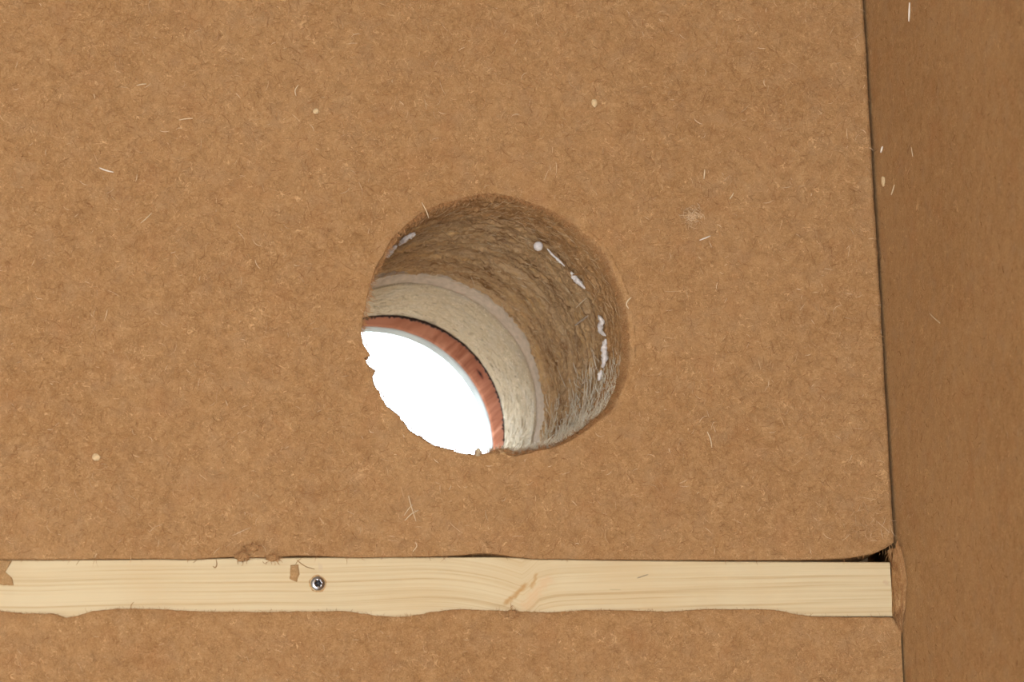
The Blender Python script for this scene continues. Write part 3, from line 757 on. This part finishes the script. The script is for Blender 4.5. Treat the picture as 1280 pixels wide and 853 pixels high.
blob('foam_ball', p_, (0.0030, 0.0030, 0.0030), M_foam, 'round white foam ball in the seam at the top of the bore', 'foam', 21, 0.12)
foam('foam_bead', [(684, 311), (692, 320), (706, 333)], RS, 3, 'thin white foam thread running right from the round foam ball', 0.0009)
foam('foam_bead', [(714, 340), (718, 347), (724, 353), (731, 361)], RS, 4, 'bright white foam bead midway down the seam, below the foam ball', 0.0018)
foam('foam_bead', [(748, 395), (752, 402), (750, 412), (757, 420)], RS, 5, 'loose lumpy white foam at the top of the long right-hand bead', 0.0018)
foam('foam_bead', [(757, 424), (755, 435), (756, 448), (753, 460)], RS, 6, 'long lumpy white foam bead low in the seam at the right of the bore', 0.0023)
foam('foam_bead', [(752, 463), (750, 470), (748, 476)], RS, 7, 'bright lowest tip of the white foam in the right side of the seam', 0.0019)
def tun_tube(px, rad, label, th=0.0004, mat=M_straw):
    return tube('straw', [in_tunnel(a, b, rad) for a, b in px], th, mat, label, 'straw')
tun_tube([(719, 407), (727, 401), (735, 395)], 0.0785, 'pale grey twig lying across the rough bore on the right', 0.0007, plain('grey_twig', (0.50, 0.40, 0.31), 0.8))
tun_tube([(716, 344), (722, 343), (728, 343)], 0.0775, 'short tan chip sticking out above the white foam bead', 0.0006, M_tuft)
tun_tube([(720, 385), (727, 378), (733, 373)], 0.0790, 'thin pale straw in the bore above the grey twig', 0.0004)

# things on the batten
M_scrap = fibre_mat('fibre_scrap', (0.44, 0.27, 0.125), (0.27, 0.145, 0.06), (0.60, 0.40, 0.21), (0.42, 0.2, 0.08), 0.5)
def scrap(px, label, thick=0.0009, y=None, seed=1, name='fibre_scrap', cat='fibre scrap', mat=None):
    """a torn flake of felt with a ragged outline lying on the batten"""
    y = BY0 if y is None else y
    P = np.array([at(a, b, y) for a, b in px]); Q = []
    for i_ in range(len(P)):
        for t_ in np.linspace(0, 1, 12, endpoint=False):
            p = P[i_] * (1 - t_) + P[(i_ + 1) % len(P)] * t_
            j = 0.0003 * float(fbm(p[0] * 900, seed, p[2] * 900, 3, seed)); Q.append(p + np.array([j, 0, -j]))
    Q = np.array(Q); c = Q.mean(0); n_ = len(Q); V = []; F = []
    for s_, dy in ((1.0, 0.0), (1.0, -0.5), (0.86, -1.0), (0.5, -1.15), (0.2, -1.05)):
        for q_ in Q:
            p = c + (q_ - c) * s_; p[1] = y + dy * thick * (1 + 0.3 * float(fbm(p[0] * 700, 3, p[2] * 700, 2, seed))); V.append(p)
    for a in range(4):
        for i_ in range(n_): F.append((a * n_ + i_, a * n_ + (i_ + 1) % n_, (a + 1) * n_ + (i_ + 1) % n_, (a + 1) * n_ + i_))
    F.append(tuple(4 * n_ + i_ for i_ in range(n_)))
    F.append(tuple(reversed(range(n_))))
    return tag(mesh_py(name, V, F, mat or M_scrap, True, tuple(c)), label, cat)
scrap([(-12, 700), (15, 701), (8, 708), (7, 716), (15, 723), (17, 732), (6, 732), (-12, 729)], 'torn brown fibre flake at the far left end of the batten', seed=2)
scrap([(363, 707), (373, 706), (374, 718), (371, 728), (362, 724), (363, 714)], 'small upright brown fibre flake on the batten, left of the screw', 0.0006, seed=3)
tm = []
flat('fibre_hair', [(371, 700), (375, 704), (383, 709), (393, 712)], 0.00026, M_hair, 'curved brown hair arching over the batten towards the screw', 'fibre', y=BY0)
flat('fibre_hair', [(377, 698), (372, 702), (369, 707)], 0.00022, M_hair, 'short brown hair hanging above the upright fibre flake', 'fibre', y=BY0)
flat('fibre_hair', [(270, 699), (271, 706), (269, 710), (266, 708)], 0.00032, M_hair, 'small hooked brown fibre hanging over the top edge of the batten', 'fibre', y=BY0)
flat('fibre_hair', [(100, 700), (97, 704), (95, 707)], 0.00016, M_hair, 'fine short hair over the batten near its left end', 'fibre', y=BY0)
flat('fibre_hair', [(248, 698), (244, 702), (241, 704)], 0.00018, M_hair, 'fine slanting hair left of the hooked fibre', 'fibre', y=BY0)
flat('fibre_hair', [(167, 753), (164, 757), (163, 763)], 0.00020, M_hair, 'fine hair standing up from the lower board edge', 'fibre', y=BY0 - 0.0008)
def tuft(px, py, w_, h_, n_, label, seed, y=-0.0003):
    c0 = at(px, py, y); e_ = empty('fibre_tuft', tuple(c0)); tag(e_, label, 'fibre tuft')
    blob('clump', c0, (w_ * 0.75, 0.0011, h_ * 0.8), M_fib, '', '', seed, 0.75, parent=e_, fq=5)
    g = rng.normal(0, 0.5, (n_, 2)) * [w_, h_]
    P = np.stack([c0[0] + g[:, 0], c0[1] - rng.uniform(0, 0.0012, n_), c0[2] + g[:, 1]], 1)
    fibres('fibres', P, flat_dirs(n_, 'y'), np.tile([0, -1.0, 0], (n_, 1)), rng.gamma(4, 0.0005, n_) + 0.0006, rng.uniform(0.00018, 0.00036, n_), rng.beta(2, 2, n_) * 0.85, M_sliv, e_, lift=0.0)
tuft(303, 696, 0.0046, 0.0032, 90, 'ragged fibre tuft hanging over the batten edge above and left of the screw', 31)
tuft(341, 697.5, 0.0048, 0.0024, 80, 'low ragged fibre tuft over the batten edge, nearest above the screw', 33)
tuft(316, 685, 0.0056, 0.0026, 90, 'loosened fibre lump on the board just above the ragged tufts', 35)
tuft(640, 768, 0.0046, 0.0028, 60, 'faint brown tuft on the lower board edge, under the flame in the batten grain', 37, -0.0012)

# torn strip of felt in the corner beside the batten's end
strip = empty('torn_fibre_strip', tuple(at(1122, 788)))
tag(strip, 'torn upright strip of brown fibre wedged in the corner at the batten end', 'fibre strip')
CL = [((1110, 688), (1126, 684)), ((1112, 700), (1129, 696)), ((1115, 706), (1131, 706)), ((1115, 730), (1134, 724)), ((1115, 748), (1132, 748)), ((1115, 764), (1132, 760)), ((1115.5, 771), (1129, 776)), ((1121, 789), (1128, 790))]
V = []; ns, nc = 60, 16
for s_ in range(ns):
    f = s_ / (ns - 1) * (len(CL) - 1); i_ = min(int(f), len(CL) - 2); t_ = f - i_
    L_ = np.array(CL[i_][0]) * (1 - t_) + np.array(CL[i_ + 1][0]) * t_; R_ = np.array(CL[i_][1]) * (1 - t_) + np.array(CL[i_ + 1][1]) * t_
    A_ = at(L_[0], L_[1], 0.0014); B_ = on_side(R_[0], R_[1], SX - 0.0002)
    A_[0] = min(A_[0], SX - 0.002)
    for c_ in range(nc):
        a_ = c_ / (nc - 1); p = A_ * (1 - a_) + B_ * a_
        bul = 0.0022 * math.sin(math.pi * a_) * (0.5 + 0.5 * math.sin(math.pi * s_ / (ns - 1)))
        nn_ = 0.0026 * float(fbm(p[0] * 420, 1.0, p[2] * 130, 4, 41)) * (0.3 + math.sin(math.pi * a_))
        V.append((p[0] - (bul + nn_) * 0.7, p[1] - (bul + nn_) * 0.7, p[2]))
    V.append((SX - 0.0002, 0.004, V[-1][2])); V.append((A_[0], 0.006, A_[2]))
W_ = nc + 2; F = []
for s_ in range(ns - 1):
    for c_ in range(W_): F.append((s_ * W_ + c_, s_ * W_ + (c_ + 1) % W_, (s_ + 1) * W_ + (c_ + 1) % W_, (s_ + 1) * W_ + c_))
F.append(tuple(reversed(range(W_)))); F.append(tuple((ns - 1) * W_ + c_ for c_ in range(W_)))
mesh_py('felt', V, F, M_fib, True, tuple(strip.location), strip)
n = 420; SV = np.array([v for q_, v in enumerate(V) if 0 < q_ % W_ < nc - 1]); P = SV[rng.integers(0, len(SV), n)] + np.array([-0.0002, -0.0002, 0])
D = np.stack([rng.normal(0, 0.25, n), rng.normal(0, 0.25, n), rng.choice([-1.0, 1.0], n)], 1)
D /= np.linalg.norm(D, axis=1)[:, None]
fibres('fibres', P, D, np.tile([-0.7, -0.714, 0], (n, 1)), rng.gamma(4, 0.0009, n) + 0.0008, rng.uniform(0.0002, 0.0004, n), rng.beta(2, 2, n) * 0.8, M_sliv, strip, lift=0.0, clip=(0, 0.2445, 0.2497))

# ------------------------------------------------------------------ the unseen rest of the room (behind the camera): closed but for an added window
def struct(name, V, F, mat):
    o = mesh_py(name, V, F, mat); o['kind'] = 'structure'; return o
struct('floor', *box_vf(-3.06, 0.31, -4.56, 0.0, -0.08, 0.0), M_unseen_floor)
struct('unseen_ceiling', *box_vf(-3.06, 0.62, -4.56, 0.40, 2.6, 2.66), M_unseen_room)
struct('unseen_wall_left', *box_vf(-3.06, -3.0, -4.5, 0.0, 0.0, 2.6), M_unseen_room)
wx0, wx1, wz0, wz1 = -1.95, -0.35, 0.50, 1.90
struct('unseen_wall_rear', *join_vf(box_vf(-3.06, wx0, -4.56, -4.5, 0, 2.6), box_vf(wx1, 0.31, -4.56, -4.5, 0, 2.6), box_vf(wx0, wx1, -4.56, -4.5, 0, wz0), box_vf(wx0, wx1, -4.56, -4.5, wz1, 2.6)), M_unseen_room)
fr = 0.05
struct('added_window_1', *join_vf(box_vf(wx0, wx0 + fr, -4.56, -4.5, wz0, wz1), box_vf(wx1 - fr, wx1, -4.56, -4.5, wz0, wz1), box_vf(wx0 + fr, wx1 - fr, -4.56, -4.5, wz0, wz0 + fr), box_vf(wx0 + fr, wx1 - fr, -4.56, -4.5, wz1 - fr, wz1)), M_white)  # unseen frame, added around the area light that lights the boards
